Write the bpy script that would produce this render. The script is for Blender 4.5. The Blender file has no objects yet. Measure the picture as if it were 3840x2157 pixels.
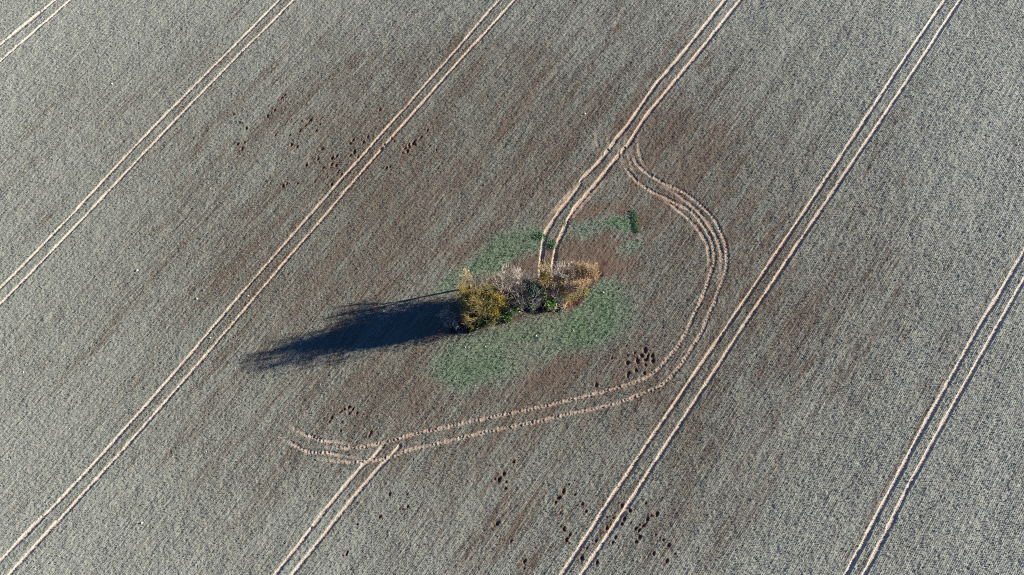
import bpy, math, random
import numpy as np
from mathutils import Vector

# ------------------------------------------------------------------ camera, sky, sun, exposure
scene = bpy.context.scene
R = math.radians
CAM_H, TILT = 100.0, R(16.2)
cam_d = bpy.data.cameras.new("camera"); cam_d.sensor_width = 36.0; cam_d.lens = 24.0
cam_d.clip_start = 0.5; cam_d.clip_end = 9000.0
cam = bpy.data.objects.new("camera", cam_d); scene.collection.objects.link(cam)
cam.location = (0, 0, CAM_H); cam.rotation_euler = (TILT, 0, 0)
scene.camera = cam

SUN_EL, SUN_AZ = R(17.0), R(12.0)          # azimuth counter-clockwise from +X
world = bpy.data.worlds.new("World"); scene.world = world; world.use_nodes = True
wn = world.node_tree.nodes; wl = world.node_tree.links
sky = wn.new("ShaderNodeTexSky"); sky.sky_type = 'NISHITA'; sky.sun_disc = False
sky.ozone_density = 8.0; sky.air_density = .7; sky.dust_density = 0.0
sky.sun_elevation = SUN_EL; sky.sun_rotation = R(90) - SUN_AZ
wl.new(sky.outputs[0], wn["Background"].inputs[0]); wn["Background"].inputs[1].default_value = 0.05
sun_d = bpy.data.lights.new("sun", 'SUN'); sun_d.energy = 5.0; sun_d.angle = R(0.5); sun_d.color = (1.0, 0.90, 0.76)
sun = bpy.data.objects.new("sun", sun_d); scene.collection.objects.link(sun)
to_sun = Vector((math.cos(SUN_EL)*math.cos(SUN_AZ), math.cos(SUN_EL)*math.sin(SUN_AZ), math.sin(SUN_EL)))
sun.rotation_euler = to_sun.to_track_quat('Z', 'Y').to_euler(); sun.location = (60, 10, 60)
vs = scene.view_settings
vs.view_transform = 'Standard'; vs.look = 'None'; vs.gamma = 1.0; vs.exposure = 1.4
scene.cycles.max_bounces = 4; scene.cycles.use_denoising = False; scene.cycles.filter_width = 1.1

# ------------------------------------------------------------------ survey: photo point -> place on the ground
F = 2560.0
ct, st = math.cos(TILT), math.sin(TILT)
def G(px, py):
    u, v = px-1920.0, 1078.5-py
    y = v*ct + F*st; z = v*st - F*ct
    k = CAM_H/(-z)
    return (u*k, y*k)
def GP(pts): return np.array([G(*p) for p in pts])

rng = np.random.default_rng(7); random.seed(7)
PSI = math.atan2(4570, 6167)               # heading of the drill rows, from +Y towards +X
DIR = np.array([math.sin(PSI), math.cos(PSI)]); PER = np.array([math.cos(PSI), -math.sin(PSI)])

# ------------------------------------------------------------------ helpers
def tag(o, label=None, cat=None, group=None, kind=None):
    if label: o['label'] = label
    if cat: o['category'] = cat
    if group: o['group'] = group
    if kind: o['kind'] = kind
    return o
def link(o, parent=None):
    scene.collection.objects.link(o)
    if parent: o.parent = parent
    return o
def empty(name, loc, rz=0):
    o = bpy.data.objects.new(name, None); link(o); o.location = loc; o.rotation_euler = (0, 0, rz); o.empty_display_size = .3
    return o
def mesh_np(name, V, Fa, mat, parent=None, smooth=False):
    """V (n,3), Fa (m,k) constant k"""
    V = np.asarray(V, np.float32); Fa = np.asarray(Fa, np.int32)
    me = bpy.data.meshes.new(name); k = Fa.shape[1]
    me.vertices.add(len(V)); me.vertices.foreach_set('co', V.ravel())
    me.loops.add(Fa.size); me.loops.foreach_set('vertex_index', Fa.ravel())
    me.polygons.add(len(Fa)); me.polygons.foreach_set('loop_start', np.arange(0, Fa.size, k, dtype=np.int32))
    me.update(calc_edges=True)
    if smooth: me.polygons.foreach_set('use_smooth', np.ones(len(Fa), bool))
    me.materials.append(mat)
    return link(bpy.data.objects.new(name, me), parent)

# ------------------------------------------------------------------ materials
def new_mat(name):
    m = bpy.data.materials.new(name); m.use_nodes = True
    return m, m.node_tree.nodes, m.node_tree.links, m.node_tree.nodes["Principled BSDF"]
class NT:
    def __init__(s, n, l): s.n, s.l = n, l
    def put(s, sock, v):
        if isinstance(v, (int, float, tuple)): sock.default_value = v if not isinstance(v, tuple) or len(v) != 3 or sock.type != 'RGBA' else (*v, 1)
        else: s.l.new(v, sock)
    def math(s, op, a, b=0.0, c=None, clamp=False):
        x = s.n.new("ShaderNodeMath"); x.operation = op; x.use_clamp = clamp
        s.put(x.inputs[0], a); s.put(x.inputs[1], b)
        if c is not None: s.put(x.inputs[2], c)
        return x.outputs[0]
    def mix(s, f, a, b):
        x = s.n.new("ShaderNodeMix"); x.data_type = 'RGBA'
        s.put(x.inputs[0], f); s.put(x.inputs[6], a); s.put(x.inputs[7], b); return x.outputs[2]
    def noise(s, vec, scale, detail=2.0, rough=.5):
        x = s.n.new("ShaderNodeTexNoise"); s.put(x.inputs['Vector'], vec); x.inputs['Scale'].default_value = scale
        x.inputs['Detail'].default_value = detail; x.inputs['Roughness'].default_value = rough; return x.outputs[0]
    def rng(s, v, a, b, lo=0.0, hi=1.0):
        x = s.n.new("ShaderNodeMapRange"); s.put(x.inputs[0], v); x.inputs[1].default_value = a; x.inputs[2].default_value = b
        x.inputs[3].default_value = lo; x.inputs[4].default_value = hi; return x.outputs[0]
    def rows(s, sa, sl):
        """ground position turned so that x runs across the drill rows and y along them, scaled"""
        g = s.n.new("ShaderNodeNewGeometry"); m = s.n.new("ShaderNodeMapping"); m.vector_type = 'POINT'
        m.inputs['Rotation'].default_value = (0, 0, PSI)
        s.l.new(g.outputs['Position'], m.inputs[0])
        m2 = s.n.new("ShaderNodeMapping"); m2.inputs['Scale'].default_value = (sa, sl, 1); s.l.new(m.outputs[0], m2.inputs[0])
        return m2.outputs[0]
    def pos(s):
        g = s.n.new("ShaderNodeNewGeometry"); return g.outputs['Position']
    def attr(s, name):
        a = s.n.new("ShaderNodeAttribute"); a.attribute_name = name
        x = s.n.new("ShaderNodeSeparateColor"); s.l.new(a.outputs['Color'], x.inputs[0])
        return x.outputs[0], x.outputs[1], x.outputs[2], a.outputs['Alpha']

def ground_material():
    m, n, l, b = new_mat("field soil and winter crop"); t = NT(n, l)
    green, bare, wear, edge_light = t.attr("mask")
    s_, d_, fine, litter = t.attr("rut")
    P = t.pos()
    streak = t.noise(t.rows(.42, .030), 1.0, 4, .6)        # long bands along the drilling
    streak2 = t.noise(t.rows(2.6, .06), 1.0, 2, .5)         # single poor rows
    cloud = t.noise(P, .055, 3, .55)
    speck = t.noise(P, 5.2, 3, .75)
    speck2 = t.noise(P, 14.0, 2, .8)
    # how much soil shows
    k = t.math('ADD', t.math('MULTIPLY', t.rng(streak, .38, .68), .25), t.math('MULTIPLY', t.rng(streak2, .52, .72), .18))
    k = t.math('ADD', k, t.math('MULTIPLY', t.rng(cloud, .40, .66), .14))
    k = t.math('ADD', k, t.math('MULTIPLY', bare, .50))
    k = t.math('SUBTRACT', k, t.math('MULTIPLY', edge_light, .42))
    k = t.math('SUBTRACT', k, t.math('MULTIPLY', green, .5))
    rowbit = t.noise(t.rows(4.2, .22), 1.0, 2, .6)                # patchy emergence within single rows
    sp = t.math('ADD', t.math('ADD', t.math('MULTIPLY', speck, .36), t.math('MULTIPLY', speck2, .28)), t.math('MULTIPLY', rowbit, .36))
    cut = t.math('SUBTRACT', t.math('ADD', k, t.rng(sp, .32, .68)), .64)
    soilf = t.rng(cut, -.12, .16)
    tone = t.noise(P, 9.0, 2, .7)
    soil = t.mix(t.rng(tone, .3, .7), (.060, .044, .034), (.225, .170, .130))
    soil = t.mix(litter, soil, t.mix(t.rng(tone, .35, .65), (.035, .016, .012), (.115, .055, .038)))
    crop = t.mix(t.rng(speck2, .3, .7), (.100, .110, .090), (.31, .325, .275))
    crop = t.mix(t.math('MULTIPLY', edge_light, .8), crop, (.42, .44, .39))  # crop painted lighter toward the corners, as a brightness falloff
    gcol = t.mix(t.rng(speck2, .3, .7), (.060, .100, .058), (.20, .29, .18))
    crop = t.mix(green, crop, gcol)
    col = t.mix(soilf, crop, soil)
    rub = t.noise(P, 7.0, 2, .6)
    w = t.math('MULTIPLY', wear, t.rng(rub, .25, .5, .55, 1.0))
    tread = t.mix(t.rng(edge_light, 0, 1), (.60, .455, .34), (.78, .67, .57))  # same corner brightening painted into the track colour
    tread = t.mix(t.rng(speck2, .3, .7), t.mix(.45, tread, (.2, .12, .07)), tread)
    col = t.mix(w, col, tread)
    l.new(col, b.inputs['Base Color']); b.inputs['Roughness'].default_value = .95; b.inputs['Specular IOR Level'].default_value = .15
    # relief: drill rows, crumbs, lug marks
    row = t.n.new("ShaderNodeSeparateXYZ"); l.new(t.rows(1, 1), row.inputs[0])
    rw = t.math('SINE', t.math('MULTIPLY', row.outputs[0], 2*math.pi/.25))
    rw = t.math('MULTIPLY', rw, .007)
    lug = t.math('SINE', t.math('MULTIPLY', t.math('ADD', s_, t.math('MULTIPLY', t.math('ABSOLUTE', d_), .8)), 2*math.pi/.30))
    hgt = t.math('ADD', t.math('MULTIPLY', rw, t.math('SUBTRACT', 1.0, wear)), t.math('MULTIPLY', t.math('MULTIPLY', lug, .006), wear))
    hgt = t.math('ADD', hgt, t.math('MULTIPLY', t.math('MULTIPLY', speck2, .05), t.math('SUBTRACT', 1.0, t.math('MULTIPLY', wear, .7))))
    bp = n.new("ShaderNodeBump"); bp.inputs['Distance'].default_value = 1.0; bp.inputs['Strength'].default_value = .8
    l.new(hgt, bp.inputs['Height']); l.new(bp.outputs[0], b.inputs['Normal'])
    return m
M_GROUND = ground_material()

def leaf_mat(name, c1, c2, scale=3.0, rough=.7, spec=.2, trans=.0):
    m, n, l, b = new_mat(name); t = NT(n, l)
    f = t.rng(t.noise(t.pos(), scale, 3, .7), .32, .68)
    l.new(t.mix(f, c1, c2), b.inputs['Base Color'])
    b.inputs['Roughness'].default_value = rough; b.inputs['Specular IOR Level'].default_value = spec
    if trans: b.inputs['Transmission Weight'].default_value = 0
    return m
M_CROP = leaf_mat("frosted cereal leaf", (.13, .155, .12), (.36, .38, .325), 6.0)
M_WEED = leaf_mat("green cereal leaf", (.09, .16, .085), (.26, .38, .23), 5.0)
M_BARK = leaf_mat("grey bark", (.10, .085, .065), (.24, .21, .17), 8.0, .9)
M_TWIG_SILVER = leaf_mat("silver twigs", (.26, .22, .185), (.62, .56, .50), 2.5, .85)
M_TWIG_OLIVE = leaf_mat("olive lichen twigs", (.20, .155, .055), (.50, .38, .14), 1.6, .9)
M_TWIG_YELLOW = leaf_mat("yellow lichen twigs", (.34, .24, .04), (.82, .60, .09), 1.6, .9)
M_TWIG_STRAW = leaf_mat("straw coloured twigs", (.30, .22, .12), (.66, .52, .33), 1.8, .9)
M_TWIG_RUST = leaf_mat("rusty brown twigs", (.22, .13, .06), (.52, .34, .16), 2.0, .9)
M_TWIG_BROWN = leaf_mat("brown twigs", (.16, .12, .08), (.42, .33, .23), 2.0, .9)
M_IVY = leaf_mat("dark ivy leaf", (.012, .026, .010), (.05, .085, .03), 2.0, .5, .4)
M_SCRUB = leaf_mat("bright green scrub leaf", (.03, .10, .015), (.16, .34, .05), 2.2, .55, .35)
M_SCRUB2 = leaf_mat("yellow green scrub leaf", (.07, .12, .02), (.36, .42, .08), 2.2, .55, .35)
M_TEAL = leaf_mat("blue green leaf", (.02, .06, .045), (.10, .20, .13), 2.2, .5, .4)
M_HOLLY = leaf_mat("glossy evergreen leaf", (.008, .03, .008), (.12, .20, .035), 1.8, .3, .6)
M_LOG = leaf_mat("weathered log wood", (.22, .11, .06), (.46, .27, .15), 6.0, .9)
M_STICK = leaf_mat("bleached stick wood", (.38, .31, .24), (.62, .55, .46), 6.0, .9)
M_STONE = leaf_mat("pale flint", (.45, .42, .37), (.80, .77, .70), 9.0, .7)

# ------------------------------------------------------------------ tracks, traced on the ground
TL = {}
TL['t0'] = ([[(40,136),(97,92),(154,46)], [(40,195),(123,128),(211,46)]], 1.0)
TL['t1'] = ([[(1003,46),(960,95),(863,187),(766,286),(704,352),(616,436),(528,528),(440,621),(352,720),(273,808),(176,900),(88,997),(40,1044)],
             [(1056,46),(1021,86),(915,185),(819,286),(739,370),(669,440),(607,506),(502,616),(405,720),(352,782),(255,878),(167,971),(88,1059),(40,1100)]], .9)
TL['t2'] = ([[(1835,46),(1773,114),(1676,229),(1606,304),(1535,392),(1447,484),(1350,599),(1280,672),(1237,729),(1144,830),(1012,980),(880,1125),(783,1248),(704,1345),(627,1436),(528,1547),(440,1639),(352,1741),(264,1838),(158,1943),(88,2018),(40,2064)],
             [(1889,46),(1808,136),(1720,233),(1632,334),(1544,436),(1456,528),(1377,621),(1298,713),(1276,745),(1180,861),(1056,993),(951,1120),(845,1253),(757,1354),(688,1433),(590,1547),(493,1653),(414,1741),(334,1824),(255,1917),(158,2022),(79,2110)]], .9)
TL['t4'] = ([[(3515,46),(3458,123),(3370,255),(3299,370),(3211,502),(3141,607),(3066,722),(3000,821),(2912,949),(2824,1081),(2736,1213),(2657,1327),(2586,1435),(2556,1481),(2468,1609),(2354,1780),(2248,1934),(2143,2102)],
             [(3572,46),(3511,141),(3423,273),(3335,405),(3282,489),(3211,590),(3125,720),(3053,826),(2974,949),(2886,1081),(2806,1195),(2727,1319),(2652,1437),(2604,1512),(2548,1595),(2451,1745),(2354,1899),(2275,2018),(2213,2106)]], 1.0)
TL['t5'] = ([[(3794,1028),(3731,1125),(3652,1266),(3562,1432),(3476,1573),(3405,1719),(3326,1868),(3255,2000),(3198,2110)],
             [(3794,1134),(3722,1257),(3626,1434),(3528,1604),(3467,1719),(3405,1833),(3335,1974),(3264,2110)]], 1.0)
TL['t3b'] = ([[(1437,1672),(1404,1713),(1357,1751),(1282,1840),(1188,1953),(1066,2113)],
              [(1500,1672),(1456,1722),(1414,1765),(1329,1864),(1235,1981),(1132,2113)]], .9)
TL['t3'] = ([[(2683,48),(2519,250),(2471,305),(2416,382),(2358,466),(2324,507),(2268,582),(2231,625),(2192,663),(2160,715),(2130,755),(2097,795),(2064,847),(2045,883),(2034,938),(2029,990),(2028,1040)],
             [(2740,48),(2574,254),(2519,320),(2486,360),(2453,400),(2416,448),(2366,528),(2329,573),(2287,625),(2246,677),(2207,722),(2170,765),(2145,800),(2122,847),(2104,887),(2087,927),(2078,975),(2074,1030)]], 1.1)
TL['t3second'] = ([[(2200,668),(2160,700),(2125,740),(2090,778),(2050,830)], [(2270,677),(2215,738),(2180,778),(2150,810),(2120,842)]], .5)
LB1 = [(2329,602),(2353,638),(2387,677),(2424,704),(2476,734),(2518,752),(2558,773),(2599,797),(2626,829),(2649,862),(2668,899),(2678,938),(2680,986),(2664,1029),(2653,1066),(2641,1099),(2622,1141),(2606,1174),(2580,1235),(2544,1299),(2508,1340),(2475,1380),(2442,1406),(2398,1427),(2350,1444),(2291,1462),(2213,1482),(2115,1506),(1998,1533),(1896,1553),(1752,1584),(1634,1610),(1517,1638),(1437,1661),(1329,1678),(1244,1676),(1215,1672)]
LB2 = [(2366,555),(2378,596),(2393,619),(2424,646),(2465,673),(2507,694),(2560,718),(2600,744),(2640,780),(2665,805),(2684,829),(2703,868),(2717,903),(2726,945),(2726,990),(2722,1016),(2711,1050),(2697,1083),(2688,1108),(2678,1143),(2661,1174),(2641,1228),(2607,1288),(2585,1321),(2548,1376),(2515,1416),(2478,1446),(2423,1471),(2377,1490),(2316,1511),(2242,1531),(2144,1550),(2022,1580),(1896,1604),(1775,1631),(1658,1659),(1540,1687),(1470,1713),(1399,1727),(1329,1732),(1258,1727),(1197,1722)]
TL['loop'] = ([LB1, LB2], .66)
TL['loopsecond'] = ([[(2462,731),(2502,756),(2537,783),(2574,812),(2603,841),(2628,874),(2649,910),(2658,949),(2660,990),(2650,1050)],
                     [(2480,698),(2533,723),(2560,746),(2591,768),(2625,800),(2653,835),(2672,862),(2688,893),(2700,928),(2706,980),(2697,1060)]], .5)
TL['hook'] = ([[(1329,1672),(1282,1657),(1211,1652),(1188,1643),(1132,1624),(1094,1600),(1077,1584)],
               [(1350,1718),(1244,1699),(1164,1694),(1113,1673),(1070,1650),(1054,1636)]], .72)
TL['fork'] = ([[(2395,500),(2395,553),(2401,584),(2416,617),(2434,648)], [(2349,563),(2360,594),(2372,627),(2390,655)],
               [(2322,528),(2324,559),(2333,596),(2350,628)], [(2233,480),(2236,520),(2250,559),(2263,580)], [(2279,488),(2282,532),(2285,560)], [(2349,500),(2346,540),(2349,563)]], .5)
INFO = {'t0': ('pale', ), }
def fair(p, deg=4):
    """a driven straight: low-order curve through the traced points"""
    a = p@PER; b = p@DIR; m = b.mean(); w = np.abs(b-m).max()
    t = (b-m)/w; c = np.polyfit(t, a, min(deg, len(p)-1)); a2 = .75*np.polyval(c, t)+.25*a
    return a2[:, None]*PER+b[:, None]*DIR
def extend(p, head, tail, L=75.0):
    p = list(p); u = DIR if (p[0]-p[-1]) @ DIR > 0 else -DIR
    out = []
    if head:
        d = (p[0]-p[min(3, len(p)-1)]); d /= np.linalg.norm(d); out.append(p[0] + (d*.5+u*.5)*L)
    out += p
    if tail:
        d = (p[-1]-p[max(-4, -len(p))]); d /= np.linalg.norm(d); out.append(p[-1] + (d*.5-u*.5)*L)
    return np.array(out)
def smooth_line(p, step=.5):
    """Catmull-Rom through the traced points, evenly resampled"""
    q = np.vstack([2*p[0]-p[1], p, 2*p[-1]-p[-2]]); out = []
    for i in range(1, len(q)-2):
        n = max(2, int(np.linalg.norm(q[i+1]-q[i])/step)); t = np.linspace(0, 1, n, endpoint=False)[:, None]
        out.append(.5*((2*q[i]) + (-q[i-1]+q[i+1])*t + (2*q[i-1]-5*q[i]+4*q[i+1]-q[i+2])*t**2 + (-q[i-1]+3*q[i]-3*q[i+1]+q[i+2])*t**3))
    return np.vstack(out + [q[-2][None]])

# ------------------------------------------------------------------ ground sheet
STEP = .12
fx = np.arange(-99, 99+1e-6, STEP); fy = np.arange(-24, 95+1e-6, STEP)
def outer(a0, sgn): return [a0 + sgn*d for d in (1, 3, 7, 15, 30, 60, 120, 250, 500, 1000, 2500)]
xs = np.array(sorted(outer(fx[0], -1)) + list(fx) + outer(fx[-1], 1)); ys = np.array(sorted(outer(fy[0], -1)) + list(fy) + outer(fy[-1], 1))
NO = 11
nx, ny = len(fx), len(fy)
X, Y = np.meshgrid(fx, fy)                 # (ny, nx)
def vnoise(U, V, seed):
    r = np.random.default_rng(seed); tb = r.random((256, 256)).astype(np.float32)
    iu = np.floor(U).astype(np.int32); iv = np.floor(V).astype(np.int32)
    a = (U-iu).astype(np.float32); b = (V-iv).astype(np.float32); a = a*a*(3-2*a); b = b*b*(3-2*b)
    iu &= 255; iv &= 255; iu1 = (iu+1) & 255; iv1 = (iv+1) & 255
    return (tb[iv, iu]*(1-a)+tb[iv, iu1]*a)*(1-b) + (tb[iv1, iu]*(1-a)+tb[iv1, iu1]*a)*b - .5
A = X*PER[0]+Y*PER[1]; B = X*DIR[0]+Y*DIR[1]
H = .05*vnoise(X/.27, Y/.27, 1) + .045*vnoise(A/.22, B/1.8, 2) + .05*vnoise(X/1.3, Y/1.3, 3)
H += rng.normal(0, .017, X.shape)
LOWF = .5+vnoise(A/2.6, B/26, 5)*.9 + vnoise(A/.8, B/12, 6)*.5 + vnoise(A/.25, B/4.5, 7)*.7
D = np.full(X.shape, 9.0, np.float32); S = np.zeros(X.shape, np.float32); DS = np.zeros(X.shape, np.float32); ST = np.zeros(X.shape, np.float32)
TID = np.full(X.shape, -1, np.int16)
def stamp(line, strength, tid, taper=False):
    line = smooth_line(line)
    seg = np.diff(line, axis=0); L = np.linalg.norm(seg, axis=1); s0 = np.concatenate([[0], np.cumsum(L)])
    step = 6
    for i in range(0, len(seg), 1):
        a, b = line[i], line[i+1]
        x0, x1 = min(a[0], b[0])-1.2, max(a[0], b[0])+1.2; y0, y1 = min(a[1], b[1])-1.2, max(a[1], b[1])+1.2
        j0 = max(0, int((x0-fx[0])/STEP)); j1 = min(nx, int((x1-fx[0])/STEP)+2); i0 = max(0, int((y0-fy[0])/STEP)); i1 = min(ny, int((y1-fy[0])/STEP)+2)
        if j1 <= j0 or i1 <= i0 or L[i] < 1e-6: continue
        px = X[i0:i1, j0:j1]-a[0]; py = Y[i0:i1, j0:j1]-a[1]; ux, uy = seg[i]/L[i]
        t = np.clip(px*ux+py*uy, 0, L[i]); dx = px-t*ux; dy = py-t*uy; d = np.hypot(dx, dy)
        sd = d*np.sign(px*uy-py*ux)
        st_ = strength
        if taper: st_ = strength*np.clip((np.minimum(s0[i]+t, s0[-1]-s0[i]-t)+.4)/4.5, 0, 1)
        m = (d < D[i0:i1, j0:j1]) & ((st_ >= ST[i0:i1, j0:j1]) | (D[i0:i1, j0:j1] > .34))
        D[i0:i1, j0:j1][m] = d[m]; S[i0:i1, j0:j1][m] = (s0[i]+t)[m]; DS[i0:i1, j0:j1][m] = sd[m]; ST[i0:i1, j0:j1][m] = (st_[m] if taper else strength); TID[i0:i1, j0:j1][m] = tid
order = ['fork', 'loopsecond', 'hook', 'loop', 't3second', 't3b', 't0', 't1', 't2', 't4', 't5', 't3']
TRACK_INFO = [
 ('loop', 'fork', 'pale curved wheel marks looping from the tramline round the right of the tree clump to the bottom left'),
]
GROUPS = {'t0': 0, 't1': 1, 't2': 2, 't3': 3, 't3second': 3, 't3b': 4, 't4': 5, 't5': 6, 'loop': 7, 'loopsecond': 7, 'fork': 7, 'hook': 8}
LINES = []
for k in order:
    lines, stg = TL[k]
    for ln in lines:
        p = GP(ln)
        if k in ('t0', 't1', 't2', 't4', 't5'): p = fair(p, 1 if k == 't0' else 4)
        if k in ('t0',): p = extend(p, True, True)
        elif k in ('t1', 't2', 't4', 't5'): p = extend(p, True, True)
        elif k == 't3': p = extend(p, True, False)
        elif k == 't3b': p = extend(p, False, True)
        stamp(p, stg, GROUPS[k], k in ('fork', 'hook', 'loop', 'loopsecond', 't3second')); LINES.append((k, p))
# rut cross-section
wobble = 1+.25*vnoise(S/1.1, DS*0+3, 11)
HWT = {'t0': .27, 't1': .27, 't2': .28, 't3': .36, 't3b': .31, 't4': .33, 't5': .33, 't7': .30}
HW = np.full(X.shape, .29, np.float32)
for k_, w_ in ((0, .27), (1, .27), (2, .29), (3, .37), (4, .31), (5, .33), (6, .33), (7, .33)): HW[TID == k_] = w_
PHASE = (S+np.abs(DS)*.9)*2*np.pi/.38
rag = vnoise(X/.28, Y/.28, 41)*(.10+.22*np.clip(1-ST, 0, 1)) + .03*np.sin(PHASE)*(ST > .8)
edge = np.clip((HW*wobble + rag - D)/.13, 0, 1)
edge = edge*edge*(3-2*edge)
depth = .125*ST*(1+.3*vnoise(S/3.0, DS*0, 12)) + .0
berm = np.exp(-((D-HW-.10)/.09)**2)*.018*ST
fade = np.clip(edge, 0, 1)
H = H*(1-.75*fade) - depth*fade + berm
lugs = np.sin(PHASE)
H += (lugs*.016*(ST > .8)+.012*vnoise(X/.2, Y/.2, 44))*fade
WEAR = np.clip(edge*np.clip(.15+ST*.9, 0, 1), 0, 1)*(.86+.5*vnoise(X/.35, Y/.35, 43))
WEAR = np.clip(WEAR, 0, 1)
WEAR *= np.where(ST < .6, .55+.9*np.clip(.5+vnoise(X/.5, Y/.5, 13), 0, 1), 1)
# scratches and diggings
BARE = np.zeros(X.shape, np.float32); FINE = np.zeros(X.shape, np.float32); LIT = np.zeros(X.shape, np.float32); GREEN = np.zeros(X.shape, np.float32)
def z(pts, ox, oy, sc): return [(ox+a/sc, oy+b/sc) for a, b in pts]
pits = []
for a, b, L, r in [(1000,430,1.6,.3),(950,485,1.0,.25),(880,550,.5,.3),(1080,550,.5,.25),(1135,400,.9,.25),(1125,470,.4,.25),(780,720,.6,.35),(850,740,.5,.35),(1145,770,.8,.35),
    (1270,880,.8,.35),(1265,950,.6,.35),(1320,965,.6,.35),(1100,890,.5,.3),(1160,1000,.5,.3),(960,965,.6,.35),(1350,1040,.7,.25),(1380,1080,.4,.25),(1540,800,.8,.3),(1490,850,.5,.3),
    (1580,870,.5,.3),(1650,690,.5,.3),(1525,660,.7,.3),(1490,705,.5,.3),(1700,620,.5,.3),(1860,760,.7,.35),(1900,710,.5,.3),(2020,680,.4,.3),(2150,760,.8,.35),(2250,700,1.3,.4),(2200,740,.6,.35),(2180,800,.6,.35),
    (2340,630,.8,.25),(2420,545,.8,.2),(1265,1200,.5,.35),(180,770,.7,.35),(140,800,.6,.25),(130,710,.5,.3),(210,690,.5,.25),(680,1220,.5,.35),(660,155,.7,.25),(700,120,.5,.25),(575,305,.5,.25),(490,370,.5,.3),
    (80,350,.4,.25),(235,520,.5,.25),(155,455,.4,.25),(1850,300,.5,.3),(1970,985,.5,.25),(1930,1000,.5,.3),(1330,850,.5,.3),(720,1190,.6,.2),(850,1190,.5,.2),(2530,780,.5,.2),(1060,1160,.4,.2),(590,600,.3,.25)]:
    pits.append((850+a/3.22, 320+b/3.22, L, r))
for a, b, L, r in [(322,385,.6,.4),(275,445,.9,.4),(240,470,.5,.3),(345,550,.5,.3),(1000,580,.9,.35),(945,655,.9,.35),(915,705,.4,.25),(250,950,.8,.45),(215,730+240,.4,.3),(1215,730,.4,.3),(1010,1010,.5,.35),(1070,1075,.5,.3),(1040,1130,.7,.3),
    (1660,740,.6,.35),(1750,800,.5,.4),(1690,895,.8,.25),(1660,950,.5,.25),(1490,1000,.8,.4),(1530,970,.4,.3),(1590,1100,.8,.25),(1560,1160,.5,.25),(1950,900,1.1,.3),(1905,970,1.0,.3),(1860,1020,.7,.3),(1860,1100,.6,.35),(1825,1150,.5,.25),
    (2060,835,.5,.35),(1990,860,.5,.2),(2190,1195,.6,.3),(2020,1285,.5,.3),(1205,1345,.7,.4),(1370,1140,.4,.25),(410,1140,.5,.25),(440,245,.4,.3),(965,830,.8,.15),(1130,620,.5,.2),(2130,1130,.5,.2),(1380,1390,.6,.3),(2170,1370,.6,.3),(1270,1220,.5,.2),(560,1370,.7,.25)]:
    pits.append((1780+a/3.015, 1650+b/3.015, L, r))
for a, b, L, r in [(1050,550,.8,.5),(990,650,.5,.45),(915,740,.8,.45),(1060,720,.8,.45),(1105,655,.7,.35),(1180,655,.6,.4),(1190,745,.6,.45),(1060,820,.4,.35),(890,910,.4,.4),(1040,965,.5,.35),(730,775,.5,.4),(750,975,.7,.4),(450,690,.4,.3),(735,650,.3,.25),(175,1180,.6,.35),(865,600,.4,.25)]:
    pits.append((2200+a/4.824, 1200+b/4.824, L, r))
for a, b, L, r in [(655,165,.7,.3),(595,195,.7,.3),(685,185,.6,.25),(515,250,.7,.3),(500,280,.5,.2),(828,365,.5,.3),(815,392,.5,.25),(590,350,.4,.2),(660,215,.6,.2),(980,860,.4,.3),(620,180,.5,.3),(720,210,.5,.2),(900,1040,.5,.3),(1345,338,.3,.25),(355,1130,.4,.3),(640,1330,.7,.25),(1125,960,.4,.25)]:
    pits.append((1000+a/2.128, 1450+b/2.128, L, r))
for _ in range(70):                      # lesser scrapes strewn round the main ones
    bx_, by_, L_, r_ = pits[rng.integers(0, len(pits))]
    pits.append((bx_+rng.normal(0, 38), by_+rng.normal(0, 28), rng.uniform(.15, .5), rng.uniform(.12, .24)))
for px, py, L, r in pits:
    L *= .8; r *= .72; gx, gy = G(px, py); ang = math.pi/2-PSI+rng.normal(0, .25); ux, uy = math.cos(ang), math.sin(ang); e = L+1.0
    j0 = max(0, int((gx-e-fx[0])/STEP)); j1 = int((gx+e-fx[0])/STEP)+2; i0 = max(0, int((gy-e-fy[0])/STEP)); i1 = int((gy+e-fy[0])/STEP)+2
    if j1 <= j0 or i1 <= i0 or i1 > ny or j1 > nx: continue
    qx = X[i0:i1, j0:j1]-gx; qy = Y[i0:i1, j0:j1]-gy
    l_ = qx*ux+qy*uy; a_ = -qx*uy+qy*ux
    rr = np.hypot(l_/(L*.55+r*.4), a_/r)*(1+.5*vnoise(qx/.3+px, qy/.3+py, 15))
    pit = np.clip(1.15-rr, 0, 1); pit = pit*pit*(3-2*pit)
    H[i0:i1, j0:j1] -= pit*(.11+.40*r)
    rim = np.exp(-((rr-1.35)/.35)**2); H[i0:i1, j0:j1] += rim*.05*np.clip(.6+vnoise(qx/.2, qy/.2, int(px) % 97)*2, 0, 1.5)
    BARE[i0:i1, j0:j1] = np.maximum(BARE[i0:i1, j0:j1], np.clip(1.9-rr, 0, 1))
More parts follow.
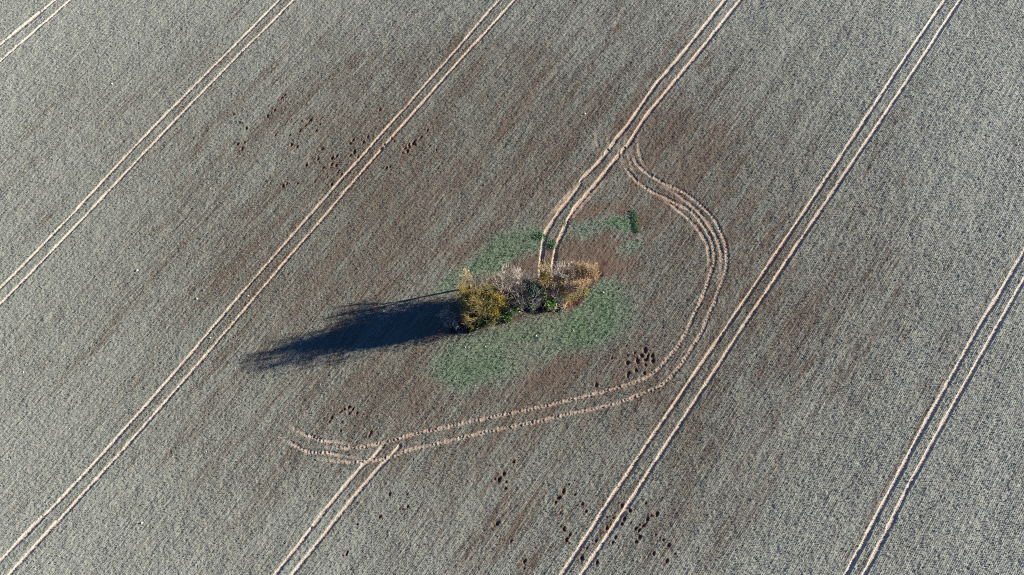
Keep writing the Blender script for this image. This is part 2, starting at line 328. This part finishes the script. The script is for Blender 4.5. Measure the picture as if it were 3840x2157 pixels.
# thin bare lines where a drill coulter missed
for pts, wd, v in [([(550,48),(300,285),(40,550)], .10, .9), ([(845,738),(700,900),(528,1098),(352,1292),(200,1450)], .14, .55), ([(3792,984),(3660,1190),(3528,1440),(3400,1680),(3280,1900),(3167,2110)], .15, .95),
    ([(3440,799),(3250,1080),(3123,1283)], .12, .6), ([(2938,922),(2789,1098),(2700,1225),(2600,1370)], .22, .6), ([(3792,264),(3660,440),(3528,651)], .12, .7), ([(3000,132),(2860,330),(2700,560),(2604,704)], .12, .6),
    ([(2037,1816),(1960,1925),(1843,2110)], .16, .9), ([(2037,1631),(1960,1745),(1896,1833)], .08, .6), ([(2336,1736),(2220,1930),(2116,2110)], .16, .7), ([(1584,1455),(1510,1550),(1430,1666)], .14, 1.0),
    ([(1660,1480),(1580,1570),(1520,1650)], .14, .9), ([(1680,1490),(1610,1590),(1550,1650)], .12, .8), ([(1171,1789),(1090,1890),(995,2000)], .1, .7), ([(202,1455),(120,1530),(44,1604)], .1, .6), ([(2450,1750),(2400,1830)], .1, .2),
    ([(1960,780),(1800,960),(1700,1080)], .12, .3), ([(2640,540),(2500,740),(2460,780)], .1, .7), ([(2760,620),(2660,800),(2480,1080)], .1, .5), ([(2100,620),(1980,760),(1900,850)], .1, .5),
    ([(1600,1000),(1450,1180),(1200,1330)], .1, .4), ([(2330,1000),(2200,1180),(2060,1400)], .09, .5), ([(2400,1110),(2280,1290),(2180,1420)], .09, .5), ([(3100,250),(2980,420),(2860,600)], .1, .5),
    ([(650,1000),(500,1170),(330,1340)], .1, .4), ([(960,620),(760,840),(560,1060)], .1, .4)]:
    ln = smooth_line(GP(pts), .4)
    for q in ln:
        q = q+rng.normal(0, .03, 2); j = int((q[0]-fx[0])/STEP); i = int((q[1]-fy[0])/STEP); k = 4
        if i < k or j < k or i > ny-k-2 or j > nx-k-2: continue
        sl = (slice(i-k, i+k+1), slice(j-k, j+k+1)); dd = np.hypot(X[sl]-q[0], Y[sl]-q[1])
        m = np.clip(1.2-dd/(wd*1.4), 0, 1)*v*rng.uniform(.5, 1)
        BARE[sl] = np.maximum(BARE[sl], m); H[sl] -= 0
def poly_mask(pts, blur):
    P = GP(pts); j0 = max(0, int((P[:, 0].min()-3-fx[0])/STEP)); j1 = min(nx, int((P[:, 0].max()+3-fx[0])/STEP)); i0 = max(0, int((P[:, 1].min()-3-fy[0])/STEP)); i1 = min(ny, int((P[:, 1].max()+3-fy[0])/STEP))
    sl = (slice(i0, i1), slice(j0, j1)); x = X[sl] + 1.6*vnoise(X[sl]/1.1, Y[sl]/1.1, 21); y = Y[sl] + 1.6*vnoise(X[sl]/1.1, Y[sl]/1.1, 22)
    ins = np.zeros(x.shape, bool); n = len(P)
    for a in range(n):
        x1, y1 = P[a]; x2, y2 = P[(a+1) % n]
        c = ((y1 > y) != (y2 > y)) & (x < (x2-x1)*(y-y1)/((y2-y1) if abs(y2-y1) > 1e-9 else 1e-9)+x1); ins ^= c
    f = ins.astype(np.float32)
    for _ in range(2):
        for ax in (0, 1):
            c = np.cumsum(np.insert(f, 0, 0, axis=ax), axis=ax); k = blur; out = f.copy()
            hi = np.clip(np.arange(f.shape[ax])+k+1, 0, f.shape[ax]); lo = np.clip(np.arange(f.shape[ax])-k, 0, f.shape[ax])
            f = (np.take(c, hi, axis=ax)-np.take(c, lo, axis=ax))/(2*k+1)
    return sl, f
Z1 = lambda p: z(p, 1600, 740, 1.9556)
for pts, v, bl in [
    ([(470,270),(600,245),(800,215),(880,290),(860,390),(700,420),(600,480),(560,540),(330,590),(200,660),(100,720),(60,700),(140,590),(200,500),(300,470),(420,370)], .8, 6),
    ([(1320,170),(1510,100),(1555,250),(1500,260),(1440,295),(1380,230)], 1.0, 2),
    ([(1100,170),(1320,135),(1350,230),(1200,280),(1000,330),(1010,260)], .45, 5),
    ([(1370,420),(1450,310),(1620,290),(1600,400),(1450,460)], .35, 4),
    ([(560,950),(900,860),(1130,790),(1290,600),(1400,600),(1440,700),(1540,800),(1480,980),(1380,1040),(1250,1080),(1080,1150),(820,1210),(600,1320),(200,1400),(80,1370),(20,1250),(60,1120),(200,1060),(330,1010)], .62, 9),
    ([(1130,800),(1290,620),(1360,720),(1400,900),(1380,1020),(1180,1100),(1000,1120),(1020,900)], .35, 8),
    ([(100,1240),(500,1150),(560,1290),(200,1390)], .3, 8), ([(-550,1000),(-300,950),(-200,1050),(-500,1200)], .15, 9)]:
    sl, f = poly_mask(Z1(pts), bl); GREEN[sl] = np.clip(GREEN[sl]+f*v, 0, 1)
for pts, v, bl in [([(640,1090),(860,1020),(880,1200),(700,1270),(600,1180)], .5, 8), ([(1140,820),(1200,840),(1260,960),(1200,1000)], .5, 5)]:
    sl, f = poly_mask(Z1(pts), bl); GREEN[sl] *= 1-f*v
for pts, v, bl in [([(600,470),(860,400),(1000,320),(1330,290),(1430,340),(1400,430),(1560,440),(1560,520),(1430,560),(1330,560),(1250,640),(1100,760),(900,480),(700,520)], .55, 6),
    ([(1280,560),(1300,470),(1420,460),(1400,600),(1330,620)], .5, 4), ([(100,330),(250,300),(280,400),(180,420)], .4, 6), ([(950,1200),(1200,1130),(1100,1250),(700,1447),(500,1447)], .35, 8),
    ([(1100,60),(1500,60),(1480,100),(1100,150)], .45, 5)]:
    sl, f = poly_mask(Z1(pts), bl); BARE[sl] = np.clip(BARE[sl]+f*v, 0, 1)
sl, f = poly_mask(Z1([(165,1018),(178,945),(330,700),(560,640),(830,620),(1180,560),(1290,470),(1310,560),(1210,680),(1170,735),(1120,785),(1000,828),(850,838),(700,868),(560,912),(330,985)]), 2)
LIT[sl] = f; BARE[sl] = np.maximum(BARE[sl], f*.85); GREEN[sl] *= 1-.9*f; H[sl] -= f*.10
H[sl] += f*.10*vnoise(X[sl]/.5, Y[sl]/.5, 31)
BARE *= (1-WEAR)
EDGE_LIGHT = np.clip(.30*np.clip((X-25)/60, 0, 1)+1.0*np.clip((np.hypot((X-4)/80, (Y-36)/56)-.42)/.95, 0, 1), 0, 1) + .12*vnoise(A/6, B/60, 33)  # corner and right-hand brightening painted into the ground colours, plus faint streaks
EDGE_LIGHT = np.clip(EDGE_LIGHT, 0, 1)

# one sheet: the finely surveyed middle and an ever coarser rim out to the horizon
NX, NY = len(xs), len(ys)
GX, GY = np.meshgrid(xs, ys)
def pad(a, mode='edge', val=0): return np.pad(a, NO, mode='edge') if mode == 'edge' else np.pad(a, NO, constant_values=val)
GZ = pad(H, 'c', 0.0)
far = np.ones(GX.shape, bool); far[NO:-NO, NO:-NO] = False
V = np.stack([GX, GY, GZ], -1).reshape(-1, 3).astype(np.float32)
mask = np.stack([pad(GREEN, 'c', 0), pad(BARE, 'c', 0), pad(WEAR, 'c', 0), pad(EDGE_LIGHT)], -1).reshape(-1, 4).astype(np.float32)
rut = np.stack([pad(S, 'c', 0), pad(DS, 'c', 0), pad(FINE, 'c', 0), pad(LIT, 'c', 0)], -1).reshape(-1, 4).astype(np.float32)
idx = np.arange(NX*NY, dtype=np.int64).reshape(NY, NX)
Q = np.stack([idx[:-1, :-1], idx[:-1, 1:], idx[1:, 1:], idx[1:, :-1]], -1).reshape(-1, 4)
tidv = np.pad(np.where((D < .36) & (edge > .08), TID, -1), NO, constant_values=-1).reshape(-1)
qt = tidv[Q]; qid = np.where((qt >= 0).sum(1) >= 3, qt.max(1), -1)
def ground_part(name, sel):
    q = Q[sel]; used, inv = np.unique(q, return_inverse=True)
    o = mesh_np(name, V[used], inv.reshape(-1, 4), M_GROUND)
    for an, arr in (('mask', mask), ('rut', rut)):
        a = o.data.attributes.new(an, 'FLOAT_COLOR', 'POINT'); a.data.foreach_set('color', arr[used].ravel())
    return o
tag(ground_part('field', qid < 0), 'frosted winter cereal field drilled in diagonal rows, brown soil showing', 'field', kind='structure')
TRACK_LABELS = {0: 'short pale wheel tracks crossing the top left corner of the field', 1: 'straight tan tramline crossing the upper left of the field',
 2: 'long straight tramline running left of the tree shadow, from bottom left to the top', 3: 'broad churned tramline running down to the back of the tree clump',
 4: 'tramline with chevron tyre marks leaving the bottom middle below the curved track', 5: 'long straight tramline right of the tree clump and the curved track',
 6: 'pale tramline across the bottom right corner', 7: 'curved wheel tracks looping round the right side of the tree clump', 8: 'short hooked wheel marks at the left end of the curved track'}
for k, lb in TRACK_LABELS.items():
    if (qid == k).any(): tag(ground_part('wheel_track', qid == k), lb, 'wheel track', kind='structure')
def hz(x, y):
    j = np.clip(np.rint((np.asarray(x)-fx[0])/STEP).astype(int), 0, nx-1); i = np.clip(np.rint((np.asarray(y)-fy[0])/STEP).astype(int), 0, ny-1)
    return H[i, j], i, j

# ------------------------------------------------------------------ crop and weeds: leaning leaf blades standing in drill rows
def blades(x, y, hgt, wid, mat, name, lean=.6, r=rng):
    n = len(x); zz = hz(x, y)[0]
    yaw = r.uniform(0, 2*np.pi, n); la = r.uniform(0, 2*np.pi, n); h = hgt*r.uniform(.6, 1.4, n); w = wid*r.uniform(.6, 1.4, n)*.5
    c, s = np.cos(yaw)*w, np.sin(yaw)*w
    a = np.stack([x-c, y-s, zz-.01], -1); b = np.stack([x+c, y+s, zz-.01], -1)
    t = np.stack([x+np.cos(la)*h*lean, y+np.sin(la)*h*lean, zz+h], -1)
    Vv = np.stack([a, b, t], 1).reshape(-1, 3); return mesh_np(name, Vv, np.arange(3*n).reshape(-1, 3), mat)
N = 2200000
bx = rng.uniform(-98, 98, N); by = rng.uniform(-16, 94, N)
keep = np.abs(bx) < 74+(by+12)*.24
bx, by = bx[keep], by[keep]
a_ = bx*PER[0]+by*PER[1]; b_ = bx*DIR[0]+by*DIR[1]
a_ = np.round(a_/.25)*.25 + rng.normal(0, .03, len(a_))
bx = a_*PER[0]+b_*DIR[0]; by = a_*PER[1]+b_*DIR[1]
_, i_, j_ = hz(bx, by)
pr = (.95-.55*np.clip(LOWF[i_, j_], 0, 1)-.9*BARE[i_, j_]+.3*EDGE_LIGHT[i_, j_])*(1-np.clip(WEAR[i_, j_]*1.3, 0, 1))*(1-.8*GREEN[i_, j_])
k_ = rng.random(len(bx)) < pr
tag(blades(bx[k_], by[k_], .085, .07, M_CROP, 'crop'), 'frosted grey green young cereal leaves over the whole field', 'crop', kind='stuff')
gi, gj = np.nonzero(GREEN > .12)
sel = rng.random(len(gi)) < GREEN[gi, gj]*.32*(1-WEAR[gi, gj]*.6)
gi, gj = gi[sel], gj[sel]; gi = np.repeat(gi, 3); gj = np.repeat(gj, 3)
wx = fx[gj]+rng.uniform(-.07, .07, len(gj)); wy = fy[gi]+rng.uniform(-.07, .07, len(gi))
tag(blades(wx, wy, .13, .06, M_WEED, 'grass'), 'green unfrosted grass and cereal patches around the tree clump', 'grass', kind='stuff')

# ------------------------------------------------------------------ trees
def tubes(P0, P1, R0, R1, k):
    P0, P1 = np.asarray(P0, float), np.asarray(P1, float); R0, R1 = np.asarray(R0)[:, None], np.asarray(R1)[:, None]
    d = P1-P0; d /= np.linalg.norm(d, axis=1, keepdims=True)+1e-9
    ref = np.where(np.abs(d[:, 2:3]) > .9, np.array([[1., 0, 0]]), np.array([[0, 0, 1.]]))
    u = np.cross(d, ref); u /= np.linalg.norm(u, axis=1, keepdims=True)+1e-9; v = np.cross(d, u)
    vs_, n = [], len(P0)
    for q in range(k):
        a = 2*math.pi*q/k; o = u*math.cos(a)+v*math.sin(a); vs_.append(P0+o*R0)
    for q in range(k):
        a = 2*math.pi*q/k; o = u*math.cos(a)+v*math.sin(a); vs_.append(P1+o*R1)
    Vv = np.stack(vs_, 1).reshape(-1, 3); base = (np.arange(n)*2*k)[:, None]
    f = np.concatenate([base+np.array([[q, (q+1) % k, k+(q+1) % k, k+q]]) for q in range(k)], 0)
    return Vv, f
class Tree:
    def __init__(s, seed): s.r = np.random.default_rng(seed); s.thick = []; s.thin = []; s.tips = []
    def unit(s, v): return v/(np.linalg.norm(v)+1e-9)
    def grow(s, p, d, L, rad, lvl, maxl, spread, up, kids):
        n = 3 if lvl < maxl else 2; q = p.copy(); dd = d.copy(); r0 = rad; pts = []
        for i in range(n):
            dd = s.unit(dd + s.r.normal(0, .20 if lvl < 2 else .28, 3) + np.array([0, 0, up*.10]))
            e = q+dd*L/n; r1 = rad*(1-(i+1)/n*.55)
            (s.thick if lvl <= 1 else s.thin).append((q, e, r0, r1)); q = e; r0 = r1; pts.append((q.copy(), dd.copy(), r1))
        s.tips.append(q.copy())
        if lvl >= maxl: return
        for i in range(kids[lvl]):
            t = s.r.uniform(.25, 1)*n if lvl else s.r.uniform(.35, 1)*n
            b = pts[min(n-1, int(t))]; side = s.r.normal(0, 1, 3); side -= side@b[1]*b[1]; side = s.unit(side)
            ang = spread*s.r.uniform(.6, 1.25); nd = s.unit(b[1]*math.cos(ang)+side*math.sin(ang)+np.array([0, 0, up*.15]))
            s.grow(b[0], nd, L*s.r.uniform(.52, .78), max(b[2]*.64, .018), lvl+1, maxl, spread, up, kids)
def make_tree(px, py, h, rad, twig, label, seed, name='bare_tree', kids=(7, 5, 5, 4), up=.9, spread=.75, leaf=None, nleaf=0, lsize=.16, twr=1.0, stems=1, cat='tree', shell=1.0):
    gx, gy = G(px, py); gz = float(hz(gx, gy)[0]); root = empty(name, (gx, gy, gz-.05)); tag(root, label, cat)
    T = Tree(seed)
    for q in range(stems):
        o = np.array([0, 0, 0.]) if stems == 1 else np.append(T.r.normal(0, .25*rad/2, 2), 0)
        d = np.array([T.r.normal(0, .12), T.r.normal(0, .12), 1]) if stems == 1 else T.unit(np.array([T.r.normal(0, .45), T.r.normal(0, .45), 1]))
        T.grow(o, T.unit(d), h*.50, .035*h**.75 if stems == 1 else .06, 0, 4, spread, up, kids)
    def pack(segs, k, mul=1.0):
        P0 = np.array([a[0] for a in segs]); P1 = np.array([a[1] for a in segs]); return P0, P1, np.array([a[2] for a in segs])*mul, np.array([a[3] for a in segs])*mul
    allp = np.array([a[1] for a in T.thin]); zmax = np.percentile(allp[:, 2], 99.5); rr = np.percentile(np.hypot(allp[:, 0], allp[:, 1]), 96)
    sc = np.array([rad/rr, rad/rr, h/zmax])
    def out(segs, k, nm, mat, mul=1.0):
        P0, P1, R0, R1 = pack(segs, k, mul); Vv, f = tubes(P0*sc, P1*sc, R0, R1, k); return mesh_np(nm, Vv, f, mat, root, smooth=k > 3)
    out(T.thick, 6, 'trunk', M_BARK); out(T.thin, 3, 'crown', twig, twr)
    if leaf is not None and nleaf:
        tp = np.array(T.tips)*sc; c = tp[T.r.integers(0, len(tp), nleaf)]
        mid = np.array([a[1] for a in T.thin])*sc; c2 = mid[T.r.integers(0, len(mid), nleaf)]
        c = np.where(T.r.random((nleaf, 1)) < .5, c, c2) + T.r.normal(0, .16, (nleaf, 3))
        leaf_quads(c, lsize, leaf, 'foliage', root, T.r)
    return root
def leaf_quads(c, size, mat, name, parent, r):
    n = len(c); u = r.normal(0, 1, (n, 3)); u /= np.linalg.norm(u, axis=1, keepdims=True); w = r.normal(0, 1, (n, 3)); v = np.cross(u, w); v /= np.linalg.norm(v, axis=1, keepdims=True)
    s = size*r.uniform(.6, 1.4, (n, 1))*.5
    Vv = np.stack([c-u*s, c+v*s*.6, c+u*s, c-v*s*.6], 1).reshape(-1, 3)
    return mesh_np(name, Vv, np.arange(4*n).reshape(-1, 4), mat, parent)
trees = [
 # px, py, height, crown radius, twig, label
 (1746,1156,9.2,2.3,M_TWIG_OLIVE,'yellow olive tree at the left end of the clump, beside the start of the shadow',dict(leaf=M_TWIG_YELLOW,nleaf=1800,lsize=.12,kids=(9,6,5,4))),
 (1796,1188,11.2,3.2,M_TWIG_OLIVE,'largest olive brown tree in the left half of the clump, above the glossy evergreen shrub',dict(leaf=M_IVY,nleaf=2600,lsize=.16,kids=(10,7,6,4))),
 (1838,1172,9.4,2.6,M_TWIG_OLIVE,'ivy darkened tree just left of the yellow crowned tree',dict(leaf=M_IVY,nleaf=4200,lsize=.17,kids=(9,6,5,4))),
 (1882,1152,7.8,1.6,M_TWIG_YELLOW,'bright yellow tree on the right edge of the left group, beside the dark gap',dict(leaf=M_TWIG_YELLOW,nleaf=2600,lsize=.12,kids=(9,6,5,4))),
 (1858,1198,5.6,1.6,M_TWIG_YELLOW,'low bright yellow bushy tree right of the glossy evergreen shrub',dict(leaf=M_TWIG_YELLOW,nleaf=3200,lsize=.12,kids=(9,6,5,4))),
 (1739,1222,5.6,1.6,M_TWIG_RUST,'small rusty orange bushy tree at the bottom left corner of the clump',dict(kids=(9,7,5,4),stems=2,twr=1.1)),
 (1702,1208,4.4,2.0,M_TWIG_SILVER,'thin grey bare sapling over the shadow at the far left tip of the clump',dict(kids=(7,5,4,3),up=.3,twr=1.2)),
 (1762,1080,7.4,1.4,M_TWIG_STRAW,'faint straw coloured sapling standing over the green patch at the upper left',dict(kids=(6,5,4,3))),
 (1822,1098,7.8,3.0,M_TWIG_BROWN,'thin brown bare tree at the upper left back of the clump',dict(kids=(8,5,4,4))),
 (1900,1112,9.0,3.8,M_TWIG_SILVER,'wide silver branched bare tree in the middle back of the clump',dict(kids=(9,6,5,3),spread=.85,up=.5,twr=1.3)),
 (1944,1134,7.2,3.3,M_TWIG_SILVER,'silver branched bare tree leaning over the dark gap in the middle of the clump',dict(kids=(9,6,5,3),spread=.9,up=.3,twr=1.25)),
 (1988,1104,7.2,1.9,M_TWIG_BROWN,'blue green leafy tree in the middle of the clump, right of the wide bare tree',dict(leaf=M_TEAL,nleaf=3800,lsize=.18,kids=(7,5,4,3),name='leafy_tree')),
 (2034,1088,8.0,1.9,M_TWIG_OLIVE,'olive yellow tree at the middle back, below the end of the wheel ruts',dict(leaf=M_TWIG_OLIVE,nleaf=3000,lsize=.14,kids=(8,6,5,4))),
 (2072,1124,6.6,2.7,M_TWIG_OLIVE,'low olive twigged tree between the dark gap and the right group of bare trees',dict(leaf=M_TWIG_YELLOW,nleaf=350,lsize=.18,kids=(9,6,5,3))),
 (2108,1108,9.0,3.8,M_TWIG_SILVER,'tangled silver bare tree in the right group, above the fallen log',dict(kids=(10,7,5,3),spread=.85,up=.5,twr=1.2)),
 (2160,1102,9.0,3.2,M_TWIG_STRAW,'dense tan twigged tree between the tangled silver tree and the pale end tree',dict(kids=(10,7,5,3),twr=1.1)),
 (2130,1064,8.0,2.6,M_TWIG_BROWN,'reddish brown bare tree at the back of the right group',dict(kids=(8,6,4,3),twr=1.1)),
 (2206,1072,8.4,2.4,M_TWIG_STRAW,'pale straw coloured tree with very fine twigs at the right end of the clump',dict(kids=(10,7,6,4),leaf=M_TWIG_STRAW,nleaf=1500,lsize=.1)),
]
for i, (px, py, h, r_, tw, lb, kw) in enumerate(trees):
    make_tree(px, py, h, r_, tw, lb, 100+i, **kw)

def shrub(px, py, rx, ry, h, mat, label, seed, n=2600, size=.17):
    gx, gy = G(px, py); gz = float(hz(gx, gy)[0]); root = tag(empty('shrub', (gx, gy, gz-.03), .35), label, 'shrub')
    r = np.random.default_rng(seed)
    nb = 14; ang = r.uniform(0, 2*np.pi, nb); rad = np.sqrt(r.uniform(0, 1, nb)); cx = np.cos(ang)*rad*rx*.75; cy = np.sin(ang)*rad*ry*.75; cz = h*(.30+.5*r.random(nb))*(1-.4*rad)
    segs = [(np.array([cx[k]*.15, cy[k]*.15, 0]), np.array([cx[k], cy[k], cz[k]])) for k in range(nb)]
    Vv, f = tubes([a for a, b in segs], [b for a, b in segs], [.035]*nb, [.012]*nb, 4); mesh_np('stem', Vv, f, M_BARK, root)
    k = r.integers(0, nb, n); d = r.normal(0, 1, (n, 3)); d /= np.linalg.norm(d, axis=1, keepdims=True); q = r.uniform(.55, 1.05, (n, 1))
    c = np.stack([cx[k], cy[k], cz[k]], -1) + d*q*np.array([[rx*.33, ry*.33, h*.30]]); c[:, 2] = np.abs(c[:, 2])
    leaf_quads(c, size, mat, 'foliage', root, r); return root
for i, a in enumerate([
 (1800,1212,2.0,1.1,1.8,M_HOLLY,'glossy dark evergreen shrub at the lower left edge of the clump',4200,.2),
 (1912,1178,1.6,1.5,1.5,M_SCRUB,'rounded green shrub right of the low yellow tree at the lower edge'),
 (1946,1142,1.7,.9,1.7,M_SCRUB,'bright green shrub below the dark gap, left one of the pair above the brown strip'),
 (1980,1136,1.2,1.0,1.6,M_SCRUB,'bright green shrub directly left of the white rubble'),
 (2063,1142,1.2,1.3,1.5,M_SCRUB,'bright green shrub left of the bleached sticks'),
 (2034,1116,1.0,1.2,1.9,M_SCRUB2,'yellow green shrub just right of the white rubble'),
 (2108,1116,1.1,.9,1.4,M_SCRUB,'bright green shrub above the stone pile, left of the fallen log'),
 (2138,1122,.6,.5,.9,M_SCRUB,'small bright green shrub at the upper end of the fallen log',900,.15),
 (2186,1100,1.2,.8,1.3,M_SCRUB,'green shrub under the tan tree at the right of the strip'),
 (2001,1150,.6,.8,.9,M_SCRUB,'little green shrub standing alone on the brown strip below the rubble',900,.15),
 (1770,1238,1.1,.4,.6,M_HOLLY,'low dark creeping shrub left of the glossy evergreen shrub',900,.15),
 ]):
    shrub(*a[:7], 300+i, *(a[7:]))
def weed_clump(px, py, rx, ry, h, label, seed, n=420):
    gx, gy = G(px, py); r = np.random.default_rng(seed); d = r.normal(0, .45, (n, 2)); d /= np.maximum(1, np.hypot(d[:, 0], d[:, 1])/.95)[:, None]
    x = gx+d[:, 0]*rx; y = gy+d[:, 1]*ry; zz = hz(x, y)[0]; hh = h*np.exp(-(d**2).sum(1)*1.2)*r.uniform(.5, 1.2, n)
    yaw = r.uniform(0, 6.28, n); w = .05; la = r.uniform(0, 6.28, n); c = np.cos(yaw)*w; s = np.sin(yaw)*w
    z0 = zz+hh*.35
    Vv = np.stack([np.stack([x-c, y-s, z0*0+zz], -1), np.stack([x+c, y+s, zz], -1), np.stack([x+np.cos(la)*hh*.5, y+np.sin(la)*hh*.5, zz+hh+.05], -1)], 1).reshape(-1, 3)
    Vv -= np.array([gx, gy, 0]); o = mesh_np('weed_clump', Vv, np.arange(3*n).reshape(-1, 3), M_SCRUB3); o.location = (gx, gy, 0)
    return tag(o, label, 'weeds', 'clumps of tall green weeds')
M_SCRUB3 = leaf_mat("lush green weed leaf", (.20, .34, .18), (.42, .62, .38), 3.0, .7, .2)
weed_clump(2024, 885, 1.5, .8, .16, 'bright green weed clump left of the two curving ruts above the trees', 501)
weed_clump(2070, 918, 1.0, 1.1, .18, 'bright green weed clump between the two ruts above the trees', 502)
hedge = Z1([(1508,105),(1514,122),(1518,140),(1522,157),(1526,175),(1530,193),(1535,212),(1532,232),(1540,250)])
for k, (a, b) in enumerate(hedge):
    weed_clump(a, b, .8, .3, .10, 'row of short green weed tufts along the right edge of the mint green patch', 520+k, 150)

# ------------------------------------------------------------------ log, sticks, rubble, stones
def limb(name, a, b, r0, r1, mat, label, cat, seed, lift=.1, forks=2):
    A_, B_ = np.array(G(*a)), np.array(G(*b)); r = np.random.default_rng(seed); n = 9
    P = [np.append(A_+(B_-A_)*t + r.normal(0, .05, 2), 0) for t in np.linspace(0, 1, n)]
    for p in P: p[2] = float(hz(p[0], p[1])[0])+lift
    o3 = P[0].copy(); P = [p-o3 for p in P]; rad = np.linspace(r0, r1, n)*(1+r.normal(0, .06, n))
    k = 8; Vv = []; f = []
    for i, p in enumerate(P):
        d = P[min(i+1, n-1)]-P[max(i-1, 0)]; d /= np.linalg.norm(d); u = np.cross(d, [0, 0, 1.]); u /= np.linalg.norm(u); v = np.cross(u, d)
        for q in range(k): Vv.append(p+(u*math.cos(6.2832*q/k)+v*math.sin(6.2832*q/k))*rad[i]*(1+r.normal(0, .05)))
    for i in range(n-1):
        for q in range(k): f.append([i*k+q, i*k+(q+1) % k, (i+1)*k+(q+1) % k, (i+1)*k+q])
    for c0 in (0, (n-1)*k):
        f += [[c0, c0+1, c0+2, c0+3], [c0, c0+3, c0+4, c0+7], [c0+4, c0+5, c0+6, c0+7]]
    for q in range(forks):
        i = int(r.integers(3, n-1)); p = P[i]; ang = r.uniform(.5, 1.1)*(1 if q % 2 else -1); d = P[min(i+1, n-1)]-p; d = d/np.linalg.norm(d)
        e = p+np.array([d[0]*math.cos(ang)-d[1]*math.sin(ang), d[0]*math.sin(ang)+d[1]*math.cos(ang), .35])*.6
        v2, f2 = tubes([p], [e], [rad[i]*.5], [rad[i]*.2], 4); f += (f2+len(Vv)).tolist(); Vv += list(v2)
    o = mesh_np(name, Vv, f, mat, smooth=True); o.location = o3; return tag(o, label, cat)
limb('log', (2130,1118), (2112,1163), .17, .11, M_LOG, 'brown fallen log lying across the lower edge of the strip', 'log', 601, .3, 2)
for i, (a, b, lb) in enumerate([((2066,1156), (2099,1146), 'longest bleached stick on the brown strip, left of the stone pile'), ((2076,1150), (2108,1152), 'bleached stick lying just above the longest stick'),
    ((2062,1152), (2084,1158), 'short bleached stick at the left end of the stick pile'), ((2116,1150), (2098,1160), 'bleached stick touching the lower end of the fallen log')]):
    limb('stick', a, b, .05, .025, M_STICK, lb, 'stick', 610+i, .08, 2)
def stone_mesh(seed, mat):
    r = np.random.default_rng(seed); import bmesh
    bm = bmesh.new(); bmesh.ops.create_icosphere(bm, subdivisions=2, radius=.5)
    ax = r.uniform(.65, 1.2, 3); pl = r.normal(0, 1, (5, 3)); pl /= np.linalg.norm(pl, axis=1, keepdims=True); of = r.uniform(.28, .42, 5)
    for v in bm.verts:
        p = np.array(v.co)
        for q in range(5):
            t = p@pl[q]-of[q]
            if t > 0: p = p-pl[q]*t
        v.co = Vector(p*ax*np.array([1, 1, .7]))
    me = bpy.data.meshes.new('stone'); bm.to_mesh(me); bm.free(); me.materials.append(mat); return me
SM = [stone_mesh(700+i, M_STONE) for i in range(5)]
def stone(px, py, size, label, group):
    gx, gy = G(px, py); o = link(bpy.data.objects.new('stone', SM[random.randrange(5)])); o.location = (gx, gy, float(hz(gx, gy)[0])+size*.2)
    o.scale = (size,)*3; o.rotation_euler = (0, 0, random.uniform(0, 6.28)); return tag(o, label, 'stone', group)
for k in range(16):
    stone(2006+random.gauss(0, 7), 1114+random.gauss(0, 5), random.uniform(.12, .35), 'white rubble stone in the small heap at the middle of the strip', 'white rubble in the heap')
for k in range(26):
    stone(2098+random.gauss(0, 13), 1150+random.gauss(0, 7), random.uniform(.10, .26), 'pale stone in the scatter around the bleached sticks', 'stones around the sticks')
for k in range(34):
    t = random.random(); stone(1940+t*70+random.gauss(0, 4), 1172-t*26+random.gauss(0, 6), random.uniform(.08, .2), 'small pale stone on the brown strip below the green shrubs', 'stones on the middle of the strip')
for k in range(30):
    t = random.random(); stone(1715+t*190+random.gauss(0, 4), 1240-t*60+random.gauss(0, 5), random.uniform(.08, .2), 'small pale stone on the brown strip below the left trees', 'stones on the left of the strip')
for px, py, sz in [(515,1015,.4),(739,1121,.3),(789,1267,.28),(88,1396,.22),(420,315,.3),(533,1961,.4),(2979,317,.28),(2193,427,.3),(1728,1272,.25),(1745,1303,.3),(1680,1190,.2),(2262,1097,.3),(1820,1300,.2),(2150,1240,.2),(2010,1260,.3)]:
    stone(px, py, sz, 'single pale flint lying on the crop', 'loose flints on the field')
for k in range(110):
    stone(random.uniform(60, 1900), random.uniform(700, 1800), random.uniform(.07, .16), 'single pale flint lying on the crop', 'loose flints on the field')
